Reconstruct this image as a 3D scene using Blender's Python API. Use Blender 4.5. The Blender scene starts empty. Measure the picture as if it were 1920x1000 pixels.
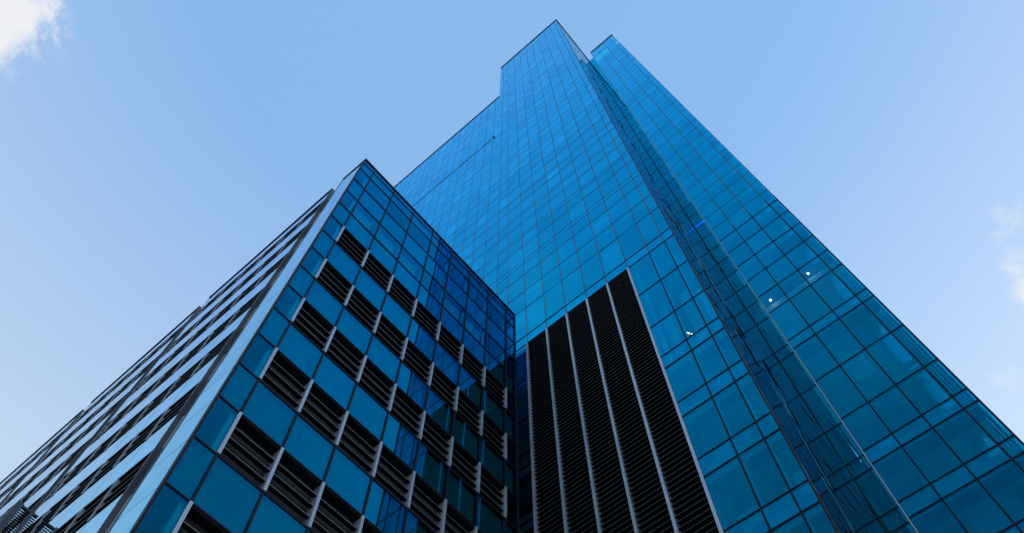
import bpy, math, random
from mathutils import Matrix, Vector
random.seed(11)
R = math.radians
C = bpy.context.scene.collection
scene = bpy.context.scene

# ------------------------------------------------------------------ camera
EYE = Vector((0.0, 0.0, 1.6))
FPX = 1445.2867
AX = ((0.64876912, 0.69671436, 0.30608453),      # rows: world x, y, z ; columns: right, down, forward
      (-0.76096973, 0.59653661, 0.25508654),
      (-0.00486817, -0.39841333, 0.91719307))
cam_data = bpy.data.cameras.new("camera")
cam_data.sensor_fit = 'HORIZONTAL'
cam_data.sensor_width = 36.0
cam_data.lens = FPX / 1920 * 36.0
cam_data.clip_start = 0.1
cam_data.clip_end = 6000
cam = bpy.data.objects.new("camera", cam_data)
C.objects.link(cam)
m = Matrix([[AX[r][0], -AX[r][1], -AX[r][2]] for r in range(3)]).to_4x4()
m.translation = EYE
cam.matrix_world = m
scene.camera = cam


def pix_dir(u, v):
    c = ((u - 960) / FPX, (v - 500) / FPX, 1.0)
    return Vector([sum(AX[r][k] * c[k] for k in range(3)) for r in range(3)]).normalized()


def project(p):
    q = [p[k] - EYE[k] for k in range(3)]
    c = [sum(AX[r][k] * q[r] for r in range(3)) for k in range(3)]
    if c[2] < 0.1:
        return None
    return 960 + FPX * c[0] / c[2], 500 + FPX * c[1] / c[2]


# ------------------------------------------------------------------ sky, sun, exposure
SUN_AZ, SUN_EL = R(-26), R(33)          # azimuth from +X towards +Y
world = bpy.data.worlds.new("World")
scene.world = world
world.use_nodes = True
wn, wl = world.node_tree.nodes, world.node_tree.links
wn.clear()


def N(nodes, kind, **kw):
    n = nodes.new(kind)
    for k, v in kw.items():
        setattr(n, k, v)
    return n


w_out = N(wn, 'ShaderNodeOutputWorld')
w_bg = N(wn, 'ShaderNodeBackground')
w_bg.inputs['Strength'].default_value = 0.15
sky = N(wn, 'ShaderNodeTexSky', sky_type='NISHITA', sun_disc=False)
sky.sun_elevation = SUN_EL
sky.sun_rotation = R(90) - SUN_AZ
sky.altitude = 50
sky.air_density = 1.4
sky.dust_density = 0.35
sky.ozone_density = 1.0
geo = N(wn, 'ShaderNodeTexCoord')
sep = N(wn, 'ShaderNodeSeparateXYZ')
wl.new(geo.outputs['Generated'], sep.inputs[0])
low = N(wn, 'ShaderNodeMapRange')                # thin haze, paler towards the horizon
wl.new(sep.outputs['Z'], low.inputs[0])
low.inputs[1].default_value, low.inputs[2].default_value = 0.93, 0.68
hz = N(wn, 'ShaderNodeMix', data_type='RGBA')
wl.new(low.outputs[0], hz.inputs[0])
hz.inputs[6].default_value = (0.86, 1.63, 2.82, 1)
hz.inputs[7].default_value = (1.82, 2.32, 2.98, 1)
veil = N(wn, 'ShaderNodeMix', data_type='RGBA')
veil.inputs[0].default_value = 0.88
wl.new(sky.outputs[0], veil.inputs[6])
wl.new(hz.outputs[2], veil.inputs[7])


def cloud_layer(prev, blobs, scale, lo, hi, colour, seed, west=False):
    tot = None
    for (u, v, rad, gain) in blobs:
        d = pix_dir(u, v)
        if west:
            d.x = -d.x
        sub = N(wn, 'ShaderNodeVectorMath', operation='DISTANCE')
        wl.new(geo.outputs['Generated'], sub.inputs[0])
        sub.inputs[1].default_value = d
        mr = N(wn, 'ShaderNodeMapRange', interpolation_type='SMOOTHSTEP')
        wl.new(sub.outputs['Value'], mr.inputs[0])
        mr.inputs[1].default_value = 0.0
        mr.inputs[2].default_value = rad
        mr.inputs[3].default_value = gain
        mr.inputs[4].default_value = 0.0
        if tot is None:
            tot = mr.outputs[0]
        else:
            a = N(wn, 'ShaderNodeMath', operation='MAXIMUM')
            wl.new(tot, a.inputs[0]); wl.new(mr.outputs[0], a.inputs[1])
            tot = a.outputs[0]
    nz = N(wn, 'ShaderNodeTexNoise', noise_dimensions='4D')
    nz.inputs['W'].default_value = seed
    nz.inputs['Scale'].default_value = scale
    nz.inputs['Detail'].default_value = 9
    nz.inputs['Roughness'].default_value = 0.68
    nz.inputs['Distortion'].default_value = 0.7
    wl.new(geo.outputs['Generated'], nz.inputs['Vector'])
    s = N(wn, 'ShaderNodeMath', operation='ADD')
    wl.new(tot, s.inputs[0]); wl.new(nz.outputs[0], s.inputs[1])
    mr = N(wn, 'ShaderNodeMapRange', interpolation_type='SMOOTHSTEP')
    wl.new(s.outputs[0], mr.inputs[0])
    mr.inputs[1].default_value = lo
    mr.inputs[2].default_value = hi
    mx = N(wn, 'ShaderNodeMix', data_type='RGBA')
    wl.new(mr.outputs[0], mx.inputs[0])
    wl.new(prev, mx.inputs[6])
    mx.inputs[7].default_value = colour
    return mx.outputs[2]


CLOUD = (2.85, 2.9, 3.05, 1)
c1 = cloud_layer(veil.outputs[2], [(-25, 20, 0.145, 0.70), (85, 65, 0.055, 0.46), (30, 95, 0.055, 0.46)], 17.0, 0.84, 1.12, CLOUD, 3.0)
c2 = cloud_layer(c1, [(1880, 400, 0.045, 0.44), (1870, 440, 0.04, 0.40), (1900, 495, 0.05, 0.46), (1928, 548, 0.036, 0.70),
                      (1888, 715, 0.045, 0.42), (1940, 620, 0.05, 0.34)], 30.0, 0.76, 1.30, CLOUD, 8.0)
c3 = cloud_layer(c2, [(1010, 570, 0.16, 0.62), (1290, 560, 0.12, 0.36), (1660, 690, 0.13, 0.42), (1480, 560, 0.08, 0.36), (1330, 860, 0.10, 0.30)],
                 7.0, 0.70, 1.6, (1.8, 2.35, 2.95, 1), 5.0, west=True)  # unseen clouds added behind the camera, so the panes reflect paler patches
wl.new(c3, w_bg.inputs['Color'])
wl.new(w_bg.outputs[0], w_out.inputs['Surface'])

sun_data = bpy.data.lights.new("sun", 'SUN')
sun_data.energy = 2.5
sun_data.angle = R(0.5)
sun_data.color = (1.0, 0.95, 0.88)
sun = bpy.data.objects.new("sun", sun_data)
C.objects.link(sun)
sd = Vector((math.cos(SUN_EL) * math.cos(SUN_AZ), math.cos(SUN_EL) * math.sin(SUN_AZ), math.sin(SUN_EL)))
sun.rotation_euler = sd.to_track_quat('Z', 'Y').to_euler()
sun.location = sd * 300

scene.view_settings.view_transform = 'Standard'
scene.view_settings.look = 'None'
scene.view_settings.gamma = 1
scene.view_settings.use_curve_mapping = False
scene.view_settings.exposure = 1.0
scene.render.engine = 'CYCLES'
scene.cycles.max_bounces = 10
scene.cycles.glossy_bounces = 5
scene.cycles.transparent_max_bounces = 10
scene.cycles.use_denoising = True


# ------------------------------------------------------------------ materials
def new_mat(name):
    mt = bpy.data.materials.new(name)
    mt.use_nodes = True
    mt.node_tree.nodes.clear()
    return mt, mt.node_tree.nodes, mt.node_tree.links


def solid(name, col, rough=0.5, metal=0.0, vary=0.18, scale=1.2, bump=0.0, spec=0.5):
    mt, n, l = new_mat(name)
    out = N(n, 'ShaderNodeOutputMaterial')
    p = N(n, 'ShaderNodeBsdfPrincipled')
    tc = N(n, 'ShaderNodeNewGeometry')
    nz = N(n, 'ShaderNodeTexNoise')
    nz.inputs['Scale'].default_value = scale
    nz.inputs['Detail'].default_value = 6
    l.new(tc.outputs['Position'], nz.inputs['Vector'])
    mx = N(n, 'ShaderNodeMix', data_type='RGBA')
    l.new(nz.outputs[0], mx.inputs[0])
    mx.inputs[6].default_value = [c * (1 - vary) for c in col] + [1]
    mx.inputs[7].default_value = [min(1, c * (1 + vary)) for c in col] + [1]
    l.new(mx.outputs[2], p.inputs['Base Color'])
    mr = N(n, 'ShaderNodeMapRange')
    l.new(nz.outputs[0], mr.inputs[0])
    mr.inputs[3].default_value = max(0.02, rough - 0.1)
    mr.inputs[4].default_value = min(1, rough + 0.1)
    l.new(mr.outputs[0], p.inputs['Roughness'])
    p.inputs['Metallic'].default_value = metal
    p.inputs['Specular IOR Level'].default_value = spec
    if bump:
        b = N(n, 'ShaderNodeBump')
        b.inputs['Strength'].default_value = bump
        l.new(nz.outputs[0], b.inputs['Height'])
        l.new(b.outputs[0], p.inputs['Normal'])
    l.new(p.outputs[0], out.inputs[0])
    return mt


def glow(name, col, strength):
    mt, n, l = new_mat(name)
    out = N(n, 'ShaderNodeOutputMaterial')
    e = N(n, 'ShaderNodeEmission')
    e.inputs[0].default_value = (*col, 1)
    e.inputs[1].default_value = strength
    l.new(e.outputs[0], out.inputs[0])
    return mt


def glass(name, r, g, b, trans, wave=0.002):
    """Coated facade glass. r, g, b = (reflectance head-on, extra at grazing, exponent)."""
    mt, n, l = new_mat(name)
    out = N(n, 'ShaderNodeOutputMaterial')
    lw = N(n, 'ShaderNodeLayerWeight')
    lw.inputs[0].default_value = 0.5
    at = N(n, 'ShaderNodeAttribute', attribute_name='tone')
    cc = N(n, 'ShaderNodeCombineColor')
    gp = N(n, 'ShaderNodeNewGeometry')               # faint dust and rain marks
    dn = N(n, 'ShaderNodeTexNoise')
    dn.inputs['Scale'].default_value = 0.9
    dn.inputs['Detail'].default_value = 7
    dn.inputs['Roughness'].default_value = 0.65
    l.new(gp.outputs['Position'], dn.inputs['Vector'])
    dm = N(n, 'ShaderNodeMapRange')
    l.new(dn.outputs[0], dm.inputs[0])
    dm.inputs[1].default_value, dm.inputs[2].default_value = 0.25, 0.75
    dm.inputs[3].default_value, dm.inputs[4].default_value = 0.90, 1.08
    tn_ = N(n, 'ShaderNodeMath', operation='MULTIPLY')
    l.new(at.outputs['Fac'], tn_.inputs[0])
    l.new(dm.outputs[0], tn_.inputs[1])
    for i, (c0, c1_, ex) in enumerate((r, g, b)):
        pw = N(n, 'ShaderNodeMath', operation='POWER')
        l.new(lw.outputs['Facing'], pw.inputs[0])
        pw.inputs[1].default_value = ex
        ma = N(n, 'ShaderNodeMath', operation='MULTIPLY_ADD')
        l.new(pw.outputs[0], ma.inputs[0])
        ma.inputs[1].default_value = c1_
        ma.inputs[2].default_value = c0
        mu = N(n, 'ShaderNodeMath', operation='MULTIPLY')
        l.new(ma.outputs[0], mu.inputs[0])
        l.new(tn_.outputs[0], mu.inputs[1])
        mn = N(n, 'ShaderNodeMath', operation='MINIMUM')
        l.new(mu.outputs[0], mn.inputs[0])
        mn.inputs[1].default_value = 0.96
        l.new(mn.outputs[0], cc.inputs[i])
    gl = N(n, 'ShaderNodeBsdfGlossy')
    gl.inputs['Roughness'].default_value = 0.015
    l.new(cc.outputs[0], gl.inputs['Color'])
    tc = N(n, 'ShaderNodeNewGeometry')
    nz = N(n, 'ShaderNodeTexNoise')
    nz.inputs['Scale'].default_value = 0.55
    nz.inputs['Detail'].default_value = 1.0
    l.new(tc.outputs['Position'], nz.inputs['Vector'])
    bp = N(n, 'ShaderNodeBump')
    bp.inputs['Strength'].default_value = 1.0
    bp.inputs['Distance'].default_value = wave
    l.new(nz.outputs[0], bp.inputs['Height'])
    l.new(bp.outputs[0], gl.inputs['Normal'])
    tr = N(n, 'ShaderNodeBsdfTransparent')
    tr.inputs[0].default_value = (*trans, 1)
    ad = N(n, 'ShaderNodeAddShader')
    l.new(gl.outputs[0], ad.inputs[0])
    l.new(tr.outputs[0], ad.inputs[1])
    l.new(ad.outputs[0], out.inputs[0])
    return mt


M = {
    'tower_glass': glass('blue_tower_glass', (0.0, 0.8, 11), (0.024, 0.86, 2.2), (0.066, 1.26, 2.15), (0.045, 0.36, 0.46)),
    'tower_spandrel': glass('blue_spandrel_glass', (0.0, 0.8, 11), (0.048, 0.87, 2.2), (0.115, 1.24, 2.12), (0.03, 0.30, 0.40)),
    'block_glass': glass('blue_block_glass', (0.0, 0.7, 20), (0.048, 0.32, 2), (0.092, 0.61, 2), (0.05, 0.44, 0.45)),
    'block_vision': glass('clear_block_glass', (0.0, 0.7, 20), (0.040, 0.30, 2), (0.080, 0.56, 2), (0.065, 0.44, 0.52)),
    'pale_glass': glass('pale_mirror_glass', (0.02, 0.98, 6), (0.22, 0.62, 2), (0.52, 0.42, 2), (0.08, 0.2, 0.28), 0.001),
    'return_glass': glass('recess_glass', (0.0, 0.75, 20), (0.065, 0.80, 9), (0.105, 0.88, 9), (0.04, 0.34, 0.42)),
    'recess_front': glass('recess_front_glass', (0.0, 0.7, 20), (0.055, 0.78, 2.2), (0.110, 1.05, 2.2), (0.04, 0.36, 0.44)),
    'frame': solid('anodised_frame', (0.014, 0.018, 0.032), 0.55, 0.0, spec=0.1),
    'upper_frame': solid('bronze_grey_frame', (0.085, 0.088, 0.12), 0.5, 0.0, spec=0.2),
    'alu': solid('pale_aluminium', (0.46, 0.53, 0.61), 0.38, 0.45, 0.15),
    'grey': solid('grey_metal_panel', (0.10, 0.11, 0.13), 0.45, 0.4, 0.15),
    'blade': solid('black_louvre_blade', (0.009, 0.010, 0.012), 0.8, 0.0, spec=0.1),
    'lip': solid('louvre_blade_edge', (0.20, 0.22, 0.24), 0.4, 0.5),
    'thin_lip': solid('dark_blade_edge', (0.10, 0.12, 0.14), 0.6, 0.0, 0.45, 0.6),
    'back': solid('louvre_back_plate', (0.030, 0.034, 0.038), 0.8, 0.0, 0.3, spec=0.2),
    'void': solid('black_louvre_backing', (0.004, 0.004, 0.0045), 0.9),
    'cap': solid('black_parapet_cap', (0.012, 0.012, 0.014), 0.5, 0.2),
    'shadowbox': solid('spandrel_back_pan', (0.14, 0.17, 0.22), 0.7, 0.0, 0.12),
    'ceiling': solid('white_ceiling', (0.62, 0.62, 0.60), 0.8, 0.0, 0.08, 0.4),
    'bulkhead': solid('grey_bulkhead', (0.13, 0.13, 0.14), 0.8),
    'core': solid('concrete_core', (0.34, 0.33, 0.31), 0.8, 0.0, 0.2, 0.5),
    'column': solid('white_column', (0.72, 0.72, 0.70), 0.6, 0.0, 0.06),
    'steel': solid('steel_clad_column', (0.80, 0.82, 0.84), 0.30, 0.85, 0.05),
    'casing': solid('white_mullion_casing', (0.84, 0.84, 0.82), 0.6, 0.0, 0.03),
    'blind': solid('roller_blind_fabric', (0.55, 0.55, 0.52), 0.9, 0.0, 0.05),
    'roof': solid('roof_membrane', (0.20, 0.20, 0.20), 0.9),
    'pipe': solid('red_sprinkler_pipe', (0.35, 0.03, 0.04), 0.5),
    'paving': solid('granite_paving', (0.13, 0.135, 0.14), 0.8, 0.0, 0.25, 0.8, 0.1),
    'lamp': glow('lamp_white', (1.0, 0.20, 0.13), 32.0),
    'neon': glow('neon_blue', (0.05, 0.12, 1.0), 1.3),
    'panel_light': glow('cool_panel_light', (0.5, 0.9, 1.0), 0.9),
}


# ------------------------------------------------------------------ mesh helpers
class MB:
    def __init__(self):
        self.v, self.f = [], []

    def box(self, x0, x1, y0, y1, z0, z1):
        b = len(self.v)
        self.v += [(x, y, z) for z in (z0, z1) for y in (y0, y1) for x in (x0, x1)]
        self.f += [tuple(b + i for i in q) for q in ((0, 2, 3, 1), (4, 5, 7, 6), (0, 1, 5, 4), (2, 6, 7, 3), (0, 4, 6, 2), (1, 3, 7, 5))]
        return self

    def prism(self, prof, place, u0, u1):
        """Extrude profile [(depth, z)] from u0 to u1; place(u, depth, z) gives the point."""
        b, k = len(self.v), len(prof)
        for u in (u0, u1):
            self.v += [place(u, d, z) for d, z in prof]
        for i in range(k):
            j = (i + 1) % k
            self.f.append((b + i, b + j, b + k + j, b + k + i))
        self.f.append(tuple(b + i for i in range(k))[::-1])
        self.f.append(tuple(b + k + i for i in range(k)))
        return self

    def cyl(self, cx, cy, r, z0, z1, seg=24):
        b = len(self.v)
        for z in (z0, z1):
            self.v += [(cx + r * math.cos(2 * math.pi * i / seg), cy + r * math.sin(2 * math.pi * i / seg), z) for i in range(seg)]
        for i in range(seg):
            j = (i + 1) % seg
            self.f.append((b + i, b + j, b + seg + j, b + seg + i))
        self.f.append(tuple(b + i for i in range(seg))[::-1])
        self.f.append(tuple(b + seg + i for i in range(seg)))
        return self

    def ball(self, c, r, seg=16, rings=10):
        b = len(self.v)
        for i in range(1, rings):
            t = math.pi * i / rings
            for k in range(seg):
                p = 2 * math.pi * k / seg
                self.v.append((c[0] + r * math.sin(t) * math.cos(p), c[1] + r * math.sin(t) * math.sin(p), c[2] + r * math.cos(t)))
        top = len(self.v); self.v.append((c[0], c[1], c[2] + r))
        bot = len(self.v); self.v.append((c[0], c[1], c[2] - r))
        for i in range(rings - 2):
            for k in range(seg):
                j = (k + 1) % seg
                self.f.append((b + i * seg + k, b + (i + 1) * seg + k, b + (i + 1) * seg + j, b + i * seg + j))
        for k in range(seg):
            j = (k + 1) % seg
            self.f.append((top, b + k, b + j))
            e = b + (rings - 2) * seg
            self.f.append((bot, e + j, e + k))
        return self

    def tube(self, pts, r, seg=8):
        for a, c in zip(pts, pts[1:]):
            a, c = Vector(a), Vector(c)
            d = (c - a).normalized()
            s = d.orthogonal().normalized()
            t = d.cross(s)
            b = len(self.v)
            for p in (a, c):
                self.v += [tuple(p + r * (math.cos(2 * math.pi * i / seg) * s + math.sin(2 * math.pi * i / seg) * t)) for i in range(seg)]
            for i in range(seg):
                j = (i + 1) % seg
                self.f.append((b + i, b + j, b + seg + j, b + seg + i))
            self.f.append(tuple(b + i for i in range(seg))[::-1])
            self.f.append(tuple(b + seg + i for i in range(seg)))
        return self


def link(name, v, f, mat, parent=None, tones=None, smooth=False):
    me = bpy.data.meshes.new(name)
    base = parent.location if parent is not None and parent.type == 'EMPTY' else Vector((0, 0, 0))
    if parent is not None and parent.type != 'EMPTY' and parent.parent is not None:
        base = parent.parent.location
    me.from_pydata([(p[0] - base[0], p[1] - base[1], p[2] - base[2]) for p in v], [], f)
    me.materials.append(M[mat])
    if tones:
        at = me.attributes.new('tone', 'FLOAT', 'FACE')
        at.data.foreach_set('value', tones)
    if smooth:
        me.polygons.foreach_set('use_smooth', [True] * len(f))
    me.update()
    o = bpy.data.objects.new(name, me)
    C.objects.link(o)
    if parent is not None:
        o.parent = parent
    return o


def thing(name, label, cat, loc, group=None):
    o = bpy.data.objects.new(name, None)
    C.objects.link(o)
    o.location = loc
    o.empty_display_size = 0.5
    o['label'], o['category'] = label, cat
    if group:
        o['group'] = group
    return o


def build(mb, name, mat, parent, label=None, smooth=False):
    o = link(name, mb.v, mb.f, mat, parent, smooth=smooth)
    if label:
        o['label'] = label
    return o


class Kit:
    """Collects the repeated parts of one building; the 100 largest in the picture become parts, the rest one part."""
    def __init__(self, parent):
        self.parent, self.items = parent, {}

    def add(self, name, v, f, mat, tone=None, face=1.0):
        ps = [project(p) for p in v]
        size = 0.0
        if all(ps):
            xs = [min(1920, max(0, p[0])) for p in ps]
            ys = [min(1000, max(0, p[1])) for p in ps]
            size = (max(xs) - min(xs)) * (max(ys) - min(ys)) * face
        self.items.setdefault((name, mat), []).append((size, v, f, tone))

    def finish(self):
        names = {}
        for (name, mat), lst in self.items.items():
            names.setdefault(name, []).extend((s, mat, v, f, t) for s, v, f, t in lst)
        for name, lst in names.items():
            lst.sort(key=lambda q: -q[0])
            for s, mat, v, f, t in lst[:100]:
                link(name, v, f, mat, self.parent, [t] * len(f) if t is not None else None)
            rest = {}
            for s, mat, v, f, t in lst[100:]:
                R_ = rest.setdefault(mat, ([], [], []))
                b = len(R_[0])
                R_[0].extend(v)
                R_[1].extend(tuple(b + i for i in q) for q in f)
                R_[2].extend([t if t is not None else 1.0] * len(f))
            for mat, (v, f, t) in rest.items():
                o = link(name, v, f, mat, self.parent, t)
                o['kind'] = 'stuff'


def placer(axis, const, out):
    """(u, depth into the building, z) -> point. axis 'x': wall at x=const; 'y': wall at y=const. out = outward sign."""
    if axis == 'x':
        return lambda u, d, z: (const - out * d, u, z)
    return lambda u, d, z: (u, const - out * d, z)


def tone():
    return random.choice((0.93, 0.96, 0.98, 1.0, 1.0, 1.02, 1.05, 1.08)) * random.uniform(0.98, 1.02)


def pane(kit, name, place, u0, u1, z0, z1, mat, tilt=0.003, depth=0.0, face=1.0, tn=None):
    if tn is None:
        tn = tone() * (1.03 if name == 'spandrel_panel' else 0.98)
    a, b_ = random.gauss(0, tilt), random.gauss(0, tilt)
    w, h = (u1 - u0) / 2, (z1 - z0) / 2
    v = [place(u, depth + a * su * min(w, 1) + b_ * sz * min(h, 1), z) for u, z, su, sz in
         ((u0, z0, -1, -1), (u1, z0, 1, -1), (u1, z1, 1, 1), (u0, z1, -1, 1))]
    kit.add(name, v, [(0, 1, 2, 3)], mat, tn or tone(), face)


def bar(kit, name, place, u0, u1, d0, d1, z0, z1, mat, face=1.0):
    v = [place(u, d, z) for z in (z0, z1) for d in (d0, d1) for u in (u0, u1)]
    f = [(0, 2, 3, 1), (4, 5, 7, 6), (0, 1, 5, 4), (2, 6, 7, 3), (0, 4, 6, 2), (1, 3, 7, 5)]
    kit.add(name, v, f, mat, None, face)


Z0 = 1.6                       # heights were measured from the eye

# ------------------------------------------------------------------ ground
g = MB()
g.v = [(-2500, -2500, 0), (2500, -2500, 0), (2500, 2500, 0), (-2500, 2500, 0)]
g.f = [(0, 1, 2, 3)]
gr = build(g, 'pavement', 'paving', None)
gr['kind'] = 'structure'

# ------------------------------------------------------------------ the tower
D = 18.0                        # front of the left wing
DR, DC = 28.8, 29.0             # fronts of the right wing and of the recess between
Y_RET = 0.170 * D               # return wall of the left wing
Y_R0, Y_R1 = -0.2005 * D, 0.109 * D
Y_NOTCH, Y_END = 0.9535 * D, 66.0
Z_MAIN, Z_SHOULDER = 8.70 * D + Z0, 7.10 * D + Z0
Z_RIGHT, Z_REC = 5.745 * DR + Z0, 5.52 * DC + Z0
X_BACK = 46.0

tower = thing('glass_tower', 'tall blue glass office tower of two wings with a dark louvred panel at its foot', 'skyscraper', (30, 20, 0))
kt = Kit(tower)

# storeys of the left wing: (bottom, top, kind), measured on the wall
left_levels = [-0.085]
sp = []
for k in range(7, -1, -1):
    a = 1.4325 - 0.2056 * k
    sp.append((a, a + 0.0550))
sp.append((1.6385, 1.6932))
for a, b in sp:
    left_levels += [a, b]
left_levels += [1.8494, 2.0523, 2.2595, 2.3185, 2.525, 2.6702, 2.8235, 2.931, 2.967]
spandrels_l = sp + [(2.2595, 2.3185), (2.931, 2.967)]
k = 0
while 2.967 + 0.2955 * (k + 1) < 8.66:
    mj = 2.967 + 0.2955 * (k + 1)
    left_levels += [mj - 0.14, mj - 0.032, mj]
    spandrels_l.append((mj - 0.032, mj))
    k += 1
left_levels = sorted(set(l for l in left_levels if l > -0.09))
LZ = [l * D + Z0 for l in left_levels]
SPL = [(a * D + Z0, b * D + Z0) for a, b in spandrels_l]


def is_sp(lst, a, b):
    return any(abs(a - p) < 0.02 and abs(b - q) < 0.02 for p, q in lst)


edges = [0.170, 0.2072, 0.268, 0.3507, 0.4343, 0.518, 0.602, 0.6868, 0.771, 0.8555, 0.917, 0.9535]
UL = [e * D for e in edges]
u = 0.9535 * D
first = 0.0476 * D
UL.append(u + first)
while UL[-1] + 0.084 * D < Y_END:
    UL.append(UL[-1] + 0.084 * D)
UL[-1] = Y_END

pL = placer('x', D, -1)
LV0, LV1 = 0.3507 * D, 0.771 * D        # the louvred panel
LVZ = 2.2595 * D + Z0
MW = 0.033
IN = UL.index(Y_NOTCH)
Z_STEP = max(z for z in LZ if z < Z_SHOULDER - 1.5)
for i in range(len(UL) - 1):
    u0, u1 = UL[i], UL[i + 1]
    um = (u0 + u1) / 2
    zt = Z_MAIN if um < Y_NOTCH else Z_SHOULDER
    zs = [z for z in LZ if z < zt - 0.3] + [zt - 0.32]
    if i == IN - 1:             # at the roof step: one wide bay below the shoulder, a narrow one above
        zs = [z for z in zs if z > Z_STEP - 0.01]
    if i == IN:
        u0 = UL[IN - 1]
    for a, b in zip(zs, zs[1:]):
        if i == IN and b > Z_STEP + 0.01:
            u0 = UL[IN]
        if LV0 < um < LV1 and b <= LVZ + 0.01:
            continue
        s_ = is_sp(SPL, a, b)
        pane(kt, 'spandrel_panel' if s_ else 'window', pL, u0 + MW, u1 - MW, a + 0.028, b - 0.028, 'tower_spandrel' if s_ else 'tower_glass', tilt=0.003 if b < 48 else 0.0014)
        if not s_ and b - a > 1.5 and a > LVZ and random.random() < 0.14:
            dr = random.choice((0.3, 0.5, 0.8, 1.0)) * (b - a - 0.2)
            v = [pL(u_, 0.2, z_) for u_, z_ in ((u0 + 0.06, b - 0.1 - dr), (u1 - 0.06, b - 0.1 - dr), (u1 - 0.06, b - 0.1), (u0 + 0.06, b - 0.1))]
            v += [(x + 0.012, y, z_) for x, y, z_ in v]
            kt.add('roller_blind', v, [(0, 1, 2, 3), (7, 6, 5, 4), (0, 4, 5, 1), (1, 5, 6, 2), (2, 6, 7, 3), (3, 7, 4, 0)], 'blind')
for i, u in enumerate(UL):
    zt = (Z_MAIN if u <= Y_NOTCH + 0.01 else Z_SHOULDER) - 0.3
    zb = LVZ if LV0 + 0.1 < u < LV1 - 0.1 else 0.0
    w = MW - 0.004
    if i == IN:
        bar(kt, 'mullion', pL, u - w * 0.6, u + w * 0.6, -0.004, 0.14, Z_STEP, zt, 'upper_frame')
        continue
    if zb < LVZ - 1:
        bar(kt, 'mullion', pL, u - w, u + w, -0.030, 0.14, zb, LVZ + 0.03, 'frame')
    bar(kt, 'mullion', pL, u - w * 0.75, u + w * 0.75, -0.010, 0.14, LVZ + 0.031, 72, 'upper_frame')
    bar(kt, 'mullion', pL, u - w * 0.6, u + w * 0.6, -0.004, 0.14, 72.01, zt, 'upper_frame')
for z in LZ[1:]:
    t = 0.030 if z < LVZ + 4 else 0.022
    pr_ = 0.022 if z < LVZ + 4 else (0.010 if z < 75 else 0.005)
    segs = []
    end = Y_NOTCH if z > Z_SHOULDER - 0.3 else Y_END
    if z < LVZ - 0.01:
        segs = [(UL[0], LV0), (LV1, end)]
    else:
        segs = [(UL[0], end)]
    for a, b in segs:
        bar(kt, 'transom', pL, a + MW, b - MW, -pr_, 0.11, z - t, z + t, 'frame')
# black horizontal joint in the shoulder, and the caps on the roofs
build(MB().box(D - 0.065, D - 0.034, 0.9975 * D, 40.0, 5.655 * D + Z0 - 0.05, 5.655 * D + Z0 + 0.05), 'expansion_joint', 'cap', tower)
build(MB().box(D - 0.055, D - 0.034, 40.06, Y_END, 5.655 * D + Z0 - 0.05, 5.655 * D + Z0 + 0.05), 'expansion_joint', 'frame', tower)
build(MB().box(D - 0.22, D + 0.3, 0.9975 * D - 0.16, 0.9975 * D - 0.05, 5.655 * D + Z0 - 0.25, 5.655 * D + Z0 + 0.12), 'joint_bracket', 'cap', tower)
build(MB().box(D - 0.10, D + 0.5, Y_RET - 0.10, Y_NOTCH + 0.1, Z_MAIN - 0.34, Z_MAIN), 'parapet_cap', 'cap', tower)
build(MB().box(D + 0.5, X_BACK, Y_RET - 0.10, Y_RET + 0.4, Z_MAIN - 0.34, Z_MAIN), 'parapet_cap', 'cap', tower)
build(MB().box(D - 0.08, D + 0.5, Y_NOTCH + 0.1, Y_END, Z_SHOULDER - 0.34, Z_SHOULDER - 0.06), 'parapet_cap', 'cap', tower)
build(MB().box(D + 0.5, X_BACK, Y_RET + 0.4, Y_NOTCH, Z_MAIN - 0.9, Z_MAIN - 0.5), 'roof', 'roof', tower)
build(MB().box(D + 0.5, X_BACK, Y_NOTCH, Y_END, Z_SHOULDER - 0.9, Z_SHOULDER - 0.5), 'roof', 'roof', tower)

# side wall of the raised part, above the shoulder
pN = placer('y', Y_NOTCH, 1)
zs = [z for z in LZ if Z_SHOULDER < z < Z_MAIN - 0.5]
zs = [Z_SHOULDER - 0.3] + zs + [Z_MAIN - 0.34]
XN = [D + 0.15 + 1.55 * i for i in range(18)]
for x0, x1 in zip(XN, XN[1:]):
    for a, b in zip(zs, zs[1:]):
        pane(kt, 'window', pN, x0 + 0.03, x1 - 0.03, a + 0.03, b - 0.03, 'tower_glass', face=0.0)

# return wall of the left wing (faces the recess)
pT = placer('y', Y_RET, -1)
XT = [D + 0.10]
while XT[-1] + 0.75 < DC - 0.4:
    XT.append(XT[-1] + 0.75)
XT.append(DC - 0.02)
zs = LZ + [Z_MAIN - 0.36]
for x0, x1 in zip(XT, XT[1:]):
    for a, b in zip(zs, zs[1:]):
        pane(kt, 'spandrel_panel' if is_sp(SPL, a, b) else 'window', pT, x0 + 0.025, x1 - 0.025, a + 0.025, b - 0.025, 'return_glass', tilt=0.010 if b < 38 else (0.006 if b < 60 else 0.0015), face=0.15)
for x in XT[1:-1]:
    bar(kt, 'mullion', pT, x - 0.02, x + 0.02, -0.004, 0.1, 0, Z_MAIN - 0.36, 'frame', 0.15)
for z in LZ[1:]:
    bar(kt, 'transom', pT, XT[0] + 0.03, XT[-1] - 0.03, 0.004, 0.08, z - 0.022, z + 0.022, 'frame', 0.15)
build(MB().box(D - 0.06, D + 0.10, Y_RET - 0.025, Y_RET + 0.035, 0, Z_MAIN - 0.36), 'corner_trim', 'frame', tower)

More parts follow.
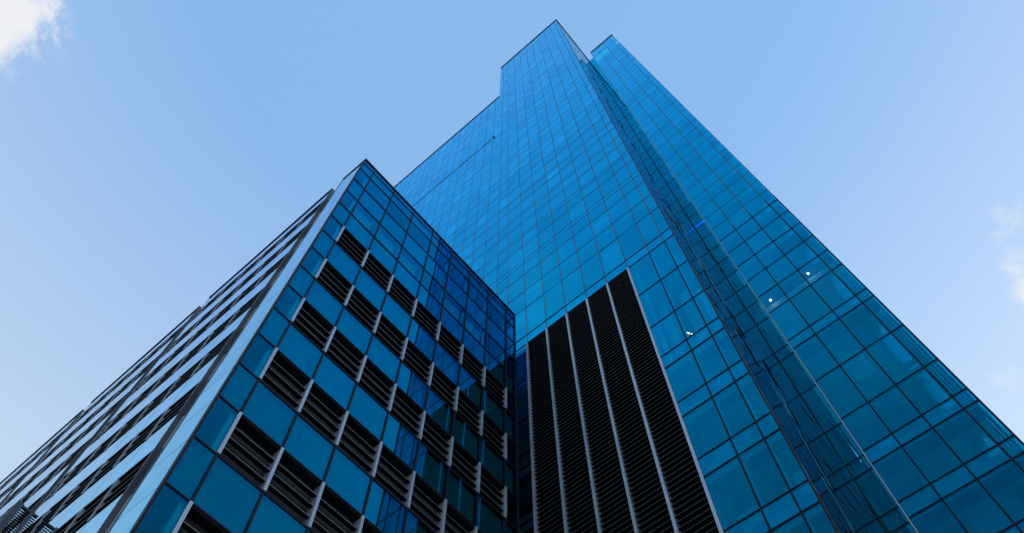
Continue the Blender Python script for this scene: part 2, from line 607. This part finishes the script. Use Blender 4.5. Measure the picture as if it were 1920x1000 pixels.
# return wall above the roof of the recess, on to the back
XU = [DC + 0.02 + 1.55 * i for i in range(11)]
for x0, x1 in zip(XU, XU[1:]):
    for a, b in zip(zs, zs[1:]):
        if a > Z_REC - 1:
            pane(kt, 'window', pT, x0 + 0.025, x1 - 0.025, a + 0.025, b - 0.025, 'tower_glass', face=0.0)

# right wing and recess share their storeys
RL = [-0.05]
spr = []
for k in range(7, -1, -1):
    a = 1.0322 - 0.1276 * k
    spr.append((a, a + 0.0344))
for a, b in spr:
    RL += [a, b]
RL += [1.1600, 1.2873, 1.4143, 1.4490, 1.5785, 1.6625]
spr.append((1.4143, 1.4490))
k = 0
while 1.6625 + 0.1829 * k < 5.70:
    RL += [1.6625 + 0.1829 * k, 1.6625 + 0.1829 * k + 0.0925]
    k += 1
RL = sorted(set(round(r, 5) for r in RL if -0.051 <= r < 5.72))
RL += [5.46 - 0.0, 5.60, 5.66]
RL = sorted(set(RL))
rr = [RL[0]]
for q in RL[1:]:
    if q - rr[-1] > 0.02:
        rr.append(q)
RL = rr
RZ = [r * DR + Z0 for r in RL]
SPR = [(a * DR + Z0, b * DR + Z0) for a, b in spr]
UR = [-0.1985 * D, -0.1590 * D, -0.0700 * D, 0.0195 * D, Y_R1]
UR[0] = Y_R0
pR = placer('x', DR, -1)
zs = [z for z in RZ if z < Z_RIGHT - 0.5] + [Z_RIGHT - 0.5]
for u0, u1 in zip(UR, UR[1:]):
    for a, b in zip(zs, zs[1:]):
        s_ = is_sp(SPR, a, b)
        tn = tone() * (random.choice((1.3, 1.5, 1.7)) if a > Z_RIGHT - 14 and random.random() < 0.4 else 1)
        pane(kt, 'spandrel_panel' if s_ else 'window', pR, u0 + 0.04, u1 - 0.04, a + 0.035, b - 0.035, 'tower_spandrel' if s_ else 'tower_glass', tilt=0.003 if b < 60 else 0.0014, tn=tn)
for u in UR[:-1]:
    bar(kt, 'mullion', pR, u - 0.042, u + 0.042, -0.03, 0.16, 0, 61.0, 'frame')
    bar(kt, 'mullion', pR, u - 0.032, u + 0.032, -0.012, 0.16, 61.01, Z_RIGHT - 0.5, 'upper_frame')
for z in zs[1:-1]:
    h = 0.037 if z < 61 else 0.024
    bar(kt, 'transom', pR, UR[0] + 0.042, UR[-1] - 0.03, -0.022 if z < 61 else -0.004, 0.13, z - h, z + h, 'frame')
build(MB().box(DR - 0.10, DR + 0.6, UR[0] - 0.1, Y_R1 + 0.03, Z_RIGHT - 0.52, Z_RIGHT), 'parapet_cap', 'cap', tower)
build(MB().box(DR - 0.09, DR - 0.03, Y_R1 - 0.03, Y_R1 + 0.02, 0, Z_RIGHT - 0.52), 'corner_trim', 'alu', tower, 'silver vertical trim')
build(MB().box(DR - 0.03, DC + 0.25, Y_R1 - 0.028, Y_R1 + 0.045, 0, Z_RIGHT - 0.52), 'corner_trim', 'cap', tower, 'black vertical trim')
# right end wall of the right wing
pE = placer('y', Y_R0, -1)
XE = [DR + 0.1 + 1.6 * i for i in range(11)]
for x0, x1 in zip(XE, XE[1:]):
    for a, b in zip(zs, zs[1:]):
        pane(kt, 'window', pE, x0 + 0.03, x1 - 0.03, a + 0.035, b - 0.035, 'tower_glass', face=0.0)
for x in XE[1:]:
    bar(kt, 'mullion', pE, x - 0.03, x + 0.03, -0.03, 0.1, 0, Z_RIGHT - 0.5, 'frame', 0.0)
build(MB().box(DR + 0.6, X_BACK, Y_R0 + 0.1, Y_R1, Z_RIGHT - 1.2, Z_RIGHT - 0.8), 'roof', 'roof', tower)
# recess
pC = placer('x', DC, -1)
zs = [z for z in RZ if z < Z_REC - 0.2] + [Z_REC]
UC = [Y_R1 + 0.05, Y_RET - 0.02]
UCm = [UC[0], 0.1395 * D, UC[1]]
for u0, u1 in zip(UC, UC[1:]):
    for a, b in zip(zs, zs[1:]):
        pane(kt, 'spandrel_panel' if is_sp(SPR, a, b) else 'window', pC, u0 + 0.03, u1 - 0.03, a + 0.035, b - 0.035, 'recess_front')
for z in zs[1:]:
    h = 0.037 if z < 61 else 0.024
    bar(kt, 'transom', pC, UC[0], UC[1], -0.012, 0.12, z - h, z + h, 'frame')
bar(kt, 'mullion', pC, UC[1] - 0.04, UC[1] + 0.015, -0.04, 0.12, 0, Z_REC, 'frame')
build(MB().box(DC + 0.15, X_BACK, Y_R1, Y_RET - 0.02, Z_REC - 0.6, Z_REC - 0.2), 'roof', 'roof', tower)

# floors, core and columns seen through the glass
for a, b in SPL[0:]:
    v = MB()
    if b < Z_SHOULDER:
        v.box(D + (0.42 if b < LVZ + 0.5 else 0.17), D + 9, Y_RET + 0.15, 34, a + 0.05, b - 0.05)
    else:
        v.box(D + 0.17, D + 9, Y_RET + 0.15, Y_NOTCH - 0.2, a + 0.05, b - 0.05)
    kt.add('floor_slab', v.v, v.f, 'ceiling')
for z in [r for r in (2.6702 * D + Z0,)]:
    v = MB().box(D + 0.17, D + 9, Y_RET + 0.15, 34, z - 0.5, z - 0.05)
    kt.add('floor_slab', v.v, v.f, 'ceiling')
for a, b in SPL:
    v = MB().box(D + (0.415 if b < LVZ + 0.5 else 0.165), D + 0.85, Y_RET + 0.14, 34 if b < Z_SHOULDER else Y_NOTCH - 0.2, a + 0.012, a + 0.049)
    kt.add('bulkhead', v.v, v.f, 'bulkhead')
rslabs = SPR + [(1.6625 * DR + Z0 - 0.14, 1.6625 * DR + Z0 - 0.03)]
k = 1
while 1.6625 + 0.1829 * k < 5.5:
    z = (1.6625 + 0.1829 * k) * DR + Z0
    rslabs.append((z - 0.45, z - 0.03))
    k += 1
for a, b in rslabs:
    v = MB().box(DR + 0.3, DR + 1.15, Y_R0 + 0.2, Y_R1 - 0.1, a - 0.03, a + 0.035)
    kt.add('bulkhead', v.v, v.f, 'bulkhead')
    v = MB().box(DR + 0.45, X_BACK - 0.2, Y_R0 + 0.2, Y_R1 - 0.1, a + 0.04, b - 0.04)
    v.box(DC + 0.3, DC + 9, Y_R1 + 0.1, Y_RET - 0.1, a + 0.04, b - 0.04)
    kt.add('floor_slab', v.v, v.f, 'ceiling')
build(MB().box(D + 9.05, X_BACK - 4, Y_RET + 0.3, Y_END - 4, 0, Z_SHOULDER - 1), 'core_wall', 'core', tower)
build(MB().box(D + 9.05, X_BACK - 4, Y_RET + 0.3, Y_NOTCH - 0.4, Z_SHOULDER - 1, Z_MAIN - 1), 'core_wall', 'core', tower)
build(MB().box(DR + 8, X_BACK - 0.4, -1.9, Y_RET - 0.2, 0, Z_REC - 1), 'core_wall', 'core', tower)
for y in [6.17, 6.17 + 7.5, 6.17 + 15, 6.17 + 22.5]:
    v = MB().cyl(D + 0.75, y, 0.17, 1.6932 * D + Z0 - 0.1, 2.2595 * D + Z0 + 0.1)
    kt.add('column', v.v, v.f, 'column')
for (x, y) in ((DR + 1.8, -2.47), (DR + 9.8, -2.47)):
    v = MB().cyl(x, y, 0.46, 0, Z_RIGHT - 1.3, 40)
    build(v, 'column', 'steel', tower, 'steel clad round column', smooth=False)
# pale edge beam crossing the tall storey of the right wing
build(MB().box(DR + 0.5, DR + 0.72, Y_R0 + 0.25, Y_RET - 0.1, 2.565 * D + Z0, 2.607 * D + Z0), 'edge_beam', 'column', tower)
build(MB().box(DR + 0.9, DR + 1.1, Y_R0 + 0.25, Y_R1 - 0.1, 1.195 * DR + Z0, 1.207 * DR + Z0), 'edge_beam', 'core', tower)
build(MB().box(DR + 0.9, DR + 1.1, Y_R0 + 0.25, Y_R1 - 0.1, 1.222 * DR + Z0, 1.230 * DR + Z0), 'edge_beam', 'core', tower)
# white casings on the inner side of the mullions
for u in UL[1:4]:
    mb = MB().box(D + 0.145, D + 0.40, u - 0.045, u + 0.045, 0.2, LVZ - 0.2)
    kt.add('mullion_casing', mb.v, mb.f, 'casing')
for u in UR[1:-1]:
    mb = MB().box(DR + 0.165, DR + 0.29, u - 0.055, u + 0.055, 0.2, 61)
    kt.add('mullion_casing', mb.v, mb.f, 'casing')
# white panels added behind some panes, showing as pale reflections and lit patches
rnd = random.Random(5)
fl = [(p[1], q[0]) for p, q in zip(SPR[2:8], SPR[3:8])] + [(SPR[7][1], 1.16 * DR + Z0), (1.2873 * DR + Z0, SPR[8][0]), (SPR[8][1], 1.5785 * DR + Z0)]
for z0, z1 in fl:
    for u0, u1 in zip(UR[1:], UR[2:]):
        if rnd.random() < 0.55:
            w = rnd.uniform(0.25, 0.8) * (u1 - u0)
            o_ = rnd.uniform(0, u1 - u0 - w)
            x = DR + rnd.uniform(1.2, 2.2)
            mb = MB().box(x, x + 0.1, u0 + o_, u0 + o_ + w, z0 - 0.04, z0 + (z1 - z0) * rnd.uniform(0.45, 0.9))
            kt.add('added_pale_panel', mb.v, mb.f, 'casing')
fl = [(p[1], q[0]) for p, q in zip(SPL[3:8], SPL[4:9])] + [(1.6932 * D + Z0, 2.2595 * D + Z0)]
for z0, z1 in fl:
    for u0, u1 in zip(UL[:3], UL[1:4]):
        if rnd.random() < 0.6:
            w = rnd.uniform(0.3, 0.8) * (u1 - u0)
            o_ = rnd.uniform(0, u1 - u0 - w)
            x = D + rnd.uniform(0.9, 1.6)
            mb = MB().box(x, x + 0.08, u0 + 0.25 + o_ * 0.6, u0 + 0.25 + o_ * 0.6 + w * 0.7, z0 - 0.04, z0 + (z1 - z0) * rnd.uniform(0.4, 0.85))
            kt.add('added_pale_panel', mb.v, mb.f, 'casing')
# red sprinkler pipes under the ceilings
for a, b in SPL[2:9]:
    z = a - 0.16
    build(MB().tube([(D + 1.9, Y_RET + 0.6, z), (D + 1.9, 6.2, z), (D + 1.1, 5.75, z)], 0.03), 'sprinkler_pipe', 'pipe', tower)
    build(MB().tube([(D + 1.9, 4.6, z), (D + 1.25, 4.25, z)], 0.03), 'sprinkler_pipe', 'pipe', tower)
for a, b in SPR[5:8]:
    z = a - 0.2
    build(MB().tube([(DR + 2.6, 1.9, z), (DR + 2.6, 0.9, z), (DR + 2.45, 0.72, z), (DR + 1.4, 0.66, z)], 0.05), 'sprinkler_pipe', 'pipe', tower)

# the black louvred panel at the foot of the left wing
lv_edges = [e * D for e in edges if LV0 - 0.01 <= e * D <= LV1 + 0.01]
PITCH = 0.288
for u0, u1 in zip(lv_edges, lv_edges[1:]):
    mb, lp = MB(), MB()
    mb.box(D + 0.34, D + 0.37, u0 + 0.03, u1 - 0.03, 0, LVZ - 0.031)
    z = LVZ - 0.05
    while z > 0.3:
        mb.prism([(0.0, z - 0.17), (0.012, z - 0.19), (0.27, z - 0.02), (0.26, z)], pL, u0 + 0.065, u1 - 0.065)
        lp.box(D - 0.012, D - 0.002, u0 + 0.066, u1 - 0.066, z - 0.186, z - 0.170)
        z -= PITCH
    o = build(mb, 'louvre_panel', 'blade', tower)
    build(lp, 'blade_edges', 'thin_lip', o)
for u in lv_edges:
    mb = MB()
    mb.box(D - 0.07, D + 0.33, u - 0.058, u - 0.008, 0, LVZ - 0.033)
    mb.box(D - 0.055, D + 0.33, u - 0.008, u + 0.008, 0, LVZ - 0.033)
    mb.box(D - 0.07, D + 0.33, u + 0.008, u + 0.058, 0, LVZ - 0.033)
    kt.add('louvre_fin', mb.v, mb.f, 'alu')
build(MB().box(D - 0.04, D + 0.35, LV0 + 0.06, LV1 - 0.06, LVZ - 0.0305, LVZ - 0.002), 'louvre_head', 'cap', tower)
kt.finish()

# ------------------------------------------------------------------ the low block
A = 13.95
B = 0.272 * A
BX1, BY1 = 1.213 * A, 76.0
block = thing('office_block', 'lower blue glass office block with louvre bands and a pale mirror glass side', 'office building', (10, 40, 0))
kb = Kit(block)
lev = [3.07, 3.025, 2.948, 2.812, 2.669, 2.534, 2.402, 2.268, 2.124, 1.987, 1.856, 1.721, 1.588, 1.4515, 1.3235, 1.1875, 1.0565]
while lev[-1] > 0.05:
    lev.append(lev[-1] - 0.1337)
lev.append(-0.1)
BZ = [l * A + Z0 for l in lev]          # from the top down
Z_B = BZ[0]
# rows[i] lies between BZ[i] and BZ[i+1]; open rows are windows in the corners and louvres elsewhere
open_rows = [i for i in range(len(BZ) - 1) if i >= 2 and i % 2 == 0]
XB = [e * A for e in (0.272, 0.3295, 0.4445, 0.5625, 0.6810, 0.8000, 0.9185, 1.0375, 1.1548, 1.213)]
pF = placer('y', A, -1)
pS = placer('x', B, -1)


def louvre(place, u0, u1, z0, z1, name='louvre_panel', d=0.20, n=3, back='back'):
    mb, lp, bk = MB(), MB(), MB()
    h = z1 - z0
    pr = [(0.30, z0 + 0.03), (0.34, z0 + 0.03), (0.34, z1 - 0.03), (0.30, z1 - 0.03)]
    bk.prism(pr, place, u0, u1)
    mb.prism([(0.0, z1 - 0.10), (0.29, z1 - 0.10), (0.29, z1 - 0.032), (0.0, z1 - 0.032)], place, u0, u1)
    for k in range(n):
        z = z1 - h * (0.30 + 0.235 * k)
        mb.prism([(0.018, z - 0.012), (0.018, z - 0.035), (d, z), (d, z + 0.025)], place, u0, u1)
        lp.prism([(0.0, z - 0.034), (0.016, z - 0.034), (0.016, z - 0.016), (0.0, z - 0.016)], place, u0, u1)
    mb.prism([(0.0, z0 + 0.032), (0.29, z0 + 0.032), (0.29, z0 + 0.07), (0.0, z0 + 0.07)], place, u0, u1)
    o = build(mb, name, 'blade', block)
    build(lp, 'blade_edges', 'lip', o)
    build(bk, 'back_plate', back, o)


for i in range(len(BZ) - 1):
    z1, z0 = BZ[i], BZ[i + 1]
    for j in range(len(XB) - 1):
        u0, u1 = XB[j], XB[j + 1]
        opn = i in open_rows
        if opn and i >= 6 and 1 <= j <= 7:
            louvre(pF, u0 + 0.02, u1 - 0.02, z0, z1)
            continue
        pane(kb, 'window' if opn else 'spandrel_panel', pF, u0 + 0.034, u1 - 0.034, z0 + 0.03, z1 - 0.03, 'block_vision' if opn else 'block_glass', tilt=0.002)
    # back pan and floor behind the opaque rows
    if i not in open_rows:
        v = MB().box(B + 0.16, BX1 - 0.16, A + 0.14, A + 0.2, z0 + 0.05, z1 - 0.05)
        kb.add('back_pan', v.v, v.f, 'shadowbox')
        v = MB().box(B + 0.16, BX1 - 0.16, A + 0.2, A + 9, z0 + 0.1, z1 - 0.1)
        kb.add('floor_slab', v.v, v.f, 'ceiling')
        v = MB().box(B + 0.17, BX1 - 0.17, A + 0.205, A + 0.75, z0 + 0.05, z0 + 0.098)
        v.box(B + 0.17, B + 0.72, A + 0.755, A + 1.7, z0 + 0.05, z0 + 0.098)
        kb.add('bulkhead', v.v, v.f, 'bulkhead')
for j, u in enumerate(XB):
    bar(kb, 'mullion', pF, u - 0.034, u + 0.034, -0.04, 0.13, 0, Z_B, 'frame')
    if 1 <= j <= 8:
        for i in open_rows:
            if i < 6 or j == 1:
                mb = MB().box(u - 0.05 - 0.12 * (j == 1), u + 0.05 - 0.08 * (j == 1), A + 0.135, A + 0.29, BZ[i + 1] + 0.04, BZ[i] - 0.04)
                kb.add('mullion_casing', mb.v, mb.f, 'casing')
            if i < 6:
                continue
            z1, z0 = BZ[i], BZ[i + 1]
            mb = MB()
            for a, b, q in ((-0.042, -0.007, 0.072), (-0.007, 0.007, 0.052), (0.007, 0.042, 0.072)):
                mb.box(u + a, u + b, A - q, A - 0.041, z0 + 0.02, z1 - 0.02)
            kb.add('louvre_fin', mb.v, mb.f, 'alu')
            for s in (-1, 1):
                mb.box(min(u + s * 0.035, u + s * 0.05), max(u + s * 0.035, u + s * 0.05), A - 0.041, A + 0.28, z0 + 0.035, z1 - 0.035)
for z in BZ[1:-1]:
    bar(kb, 'transom', pF, XB[0] + 0.034, XB[-1] - 0.034, -0.028, 0.11, z - 0.028, z + 0.028, 'frame')
# right end wall, facing the tower
pX = placer('x', BX1, 1)
for y0 in [A + 0.05 + 1.65 * q for q in range(6)]:
    for i in range(len(BZ) - 1):
        pane(kb, 'window', pX, y0 + 0.03, y0 + 1.62, BZ[i + 1] + 0.03, BZ[i] - 0.03, 'block_glass', face=0.0)
build(MB().box(BX1 - 0.3, BX1 - 0.02, A + 9.95, BY1, 0, Z_B - 0.2), 'end_wall', 'core', block)
# side wall along the left: corner strip, then bays of bands divided by recessed channels
YG = [(16.70, 27.43), (28.42, 39.10), (40.10, 50.80), (51.8, 62.5), (63.5, BY1)]
Y_ST = 15.78
for i in range(len(BZ) - 1):
    pane(kb, 'side_panel', pS, A + 0.05, Y_ST, BZ[i + 1] + 0.014, BZ[i] - 0.014, 'pale_glass', tilt=0.001, tn=random.uniform(0.97, 1.03))
v = MB().box(B + 0.05, B + 0.12, A + 0.2, Y_ST - 0.03, 0, Z_B - 0.1)
build(v, 'strip_wall', 'shadowbox', block)
for (g0, g1) in YG:
    us = [g0]
    while us[-1] + 1.653 < g1 - 0.3:
        us.append(us[-1] + 1.653)
    us.append(g1)
    for i in range(len(BZ) - 1):
        z1, z0 = BZ[i], BZ[i + 1]
        for u0, u1 in zip(us, us[1:]):
            if i in open_rows:
                louvre(pS, u0 + 0.02, u1 - 0.02, z0, z1, back='void')
            else:
                pane(kb, 'side_panel', pS, u0 + 0.012, u1 - 0.012, z0 + 0.012, z1 - 0.012, 'pale_glass', tilt=0.0012, tn=random.uniform(0.96, 1.04))
    for i in open_rows:
        z1, z0 = BZ[i], BZ[i + 1]
        for u in us[1:-1]:
            mb = MB().box(B - 0.03, B + 0.08, u - 0.018, u + 0.018, z0 + 0.035, z1 - 0.035)
            kb.add('louvre_fin', mb.v, mb.f, 'alu')
    build(MB().box(B + 0.36, B + 0.5, g0 + 0.06, g1 - 0.06, 0, Z_B - 0.1), 'side_wall', 'shadowbox', block)
    build(MB().box(B - 0.02, B + 0.62, g0 - 0.05, g0, 0, Z_B), 'channel_panel', 'grey', block)
    build(MB().box(B - 0.012, B + 0.62, g1, g1 + 0.03, 0, Z_B), 'channel_panel', 'alu', block)
    build(MB().box(B - 0.05, B + 0.62, g0 - 0.05, g1 + 0.03, Z_B + 0.002, Z_B + 0.12), 'parapet_cap', 'cap', block)
build(MB().box(B + 0.62, B + 0.8, Y_ST, BY1, 0, Z_B - 2.5), 'channel_back', 'grey', block)
build(MB().box(B - 0.02, B + 0.05, Y_ST + 0.002, Y_ST + 0.03, 0, Z_B), 'channel_panel', 'grey', block)
vs = MB()
z = 0.4
while z < Z_B - 2:
    vs.box(B + 0.06, B + 0.20, Y_ST + 0.04, Y_ST + 0.16, z, z + 0.05)
    z += 0.16
build(vs, 'vent_slats', 'blade', block)
# parapet caps and roof
build(MB().box(B - 0.04, BX1 + 0.04, A - 0.055, A + 0.4, Z_B + 0.002, Z_B + 0.11), 'parapet_cap', 'cap', block)
build(MB().box(B - 0.04, B + 0.6, A + 0.4, Y_ST, Z_B + 0.002, Z_B + 0.09), 'parapet_cap', 'cap', block)
build(MB().box(B + 0.8, BX1 - 0.3, A + 0.4, BY1, Z_B - 0.9, Z_B - 0.5), 'roof', 'roof', block)
build(MB().box(B - 0.012, B + 0.030, A - 0.043, A + 0.05, 0, Z_B), 'corner_trim', 'frame', block)
build(MB().box(B + 3.5, BX1 - 2.5, A + 5, BY1 - 2, 0, Z_B - 1), 'core_wall', 'core', block)
# blinds behind some of the top windows
for i in (4,):
    for j in range(0, 9):
        if j in (1, 2, 3, 5, 6):
            build(MB().box(XB[j] + 0.15, XB[j + 1] - 0.3, A + 0.22, A + 0.235, BZ[i + 1] + 0.05, BZ[i] - 0.25), 'roller_blind', 'blind', block)
# slatted screen standing out from the side wall
fr = MB()
SY, SZ = 25.85, 22.35 + Z0
fr.box(2.857, 3.10, SY - 0.06, SY + 0.06, 0, SZ)
fr.box(3.46, 3.58, SY - 0.08, SY + 0.06, 0, SZ - 0.02)
fr.box(3.10, B - 0.03, SY - 0.03, SY + 0.03, SZ - 0.10, SZ - 0.03)
fo = build(fr, 'slatted_screen', 'grey', block)
sl = MB()
z = SZ - 0.18
while z > 0.3:
    for x0, x1 in ((3.102, 3.458), (3.582, B - 0.04)):
        sl.box(x0, x1, SY - 0.012, SY + 0.012, z, z + 0.048)
    z -= 0.105
build(sl, 'slats', 'blade', fo)
kb.finish()

# ------------------------------------------------------------------ lamps inside the tower


def globe(y, z, label):
    t = thing('globe_lamp', label, 'lamp', (DR + 0.2, y, z), 'white globe lamps in the right wing')
    build(MB().ball((DR + 0.2, y, z), 0.078), 'globe', 'lamp', t, smooth=True)
    build(MB().cyl(DR + 0.2, y, 0.012, z + 0.085, z + 0.62, 8), 'rod', 'frame', t)


globe(-1.64, 2.616 * D + Z0, 'small white globe lamp behind blue glass, the one nearer the sky edge')
globe(1.347, 2.611 * D + Z0, 'small white globe lamp behind blue glass, the one beside the silver trim')
t = thing('spotlight', 'cluster of white spotlights glowing behind the pane right of the louvred panel', 'light', (D + 0.5, 4.75, 1.757 * D + Z0))
for k, (dy, dz) in enumerate(((0.06, 0.17), (0.0, 0.04), (-0.11, -0.16))):
    build(MB().ball((D + 0.5, 4.75 + dy, 1.757 * D + Z0 + dz), 0.026 + 0.01 * (k == 1), 10, 6), 'lamp_head', 'lamp', t, smooth=True)
build(MB().tube([(D + 0.52, 4.81, 1.757 * D + Z0 + 0.22), (D + 0.52, 4.62, 1.757 * D + Z0 - 0.2)], 0.012), 'rail', 'frame', t)
t = thing('neon_strip', 'blue neon strip glowing behind glass in the recess between both wings', 'neon light', (DC + 0.2, 2.5, 3.555 * D + Z0))
build(MB().box(DC + 0.16, DC + 0.2, 2.02, Y_RET - 0.08, 3.56 * D + Z0, 3.575 * D + Z0), 'tube', 'neon', t)
build(MB().box(DC + 0.2, DC + 0.26, 2.02, Y_RET - 0.08, 3.556 * D + Z0, 3.58 * D + Z0), 'housing', 'frame', t)
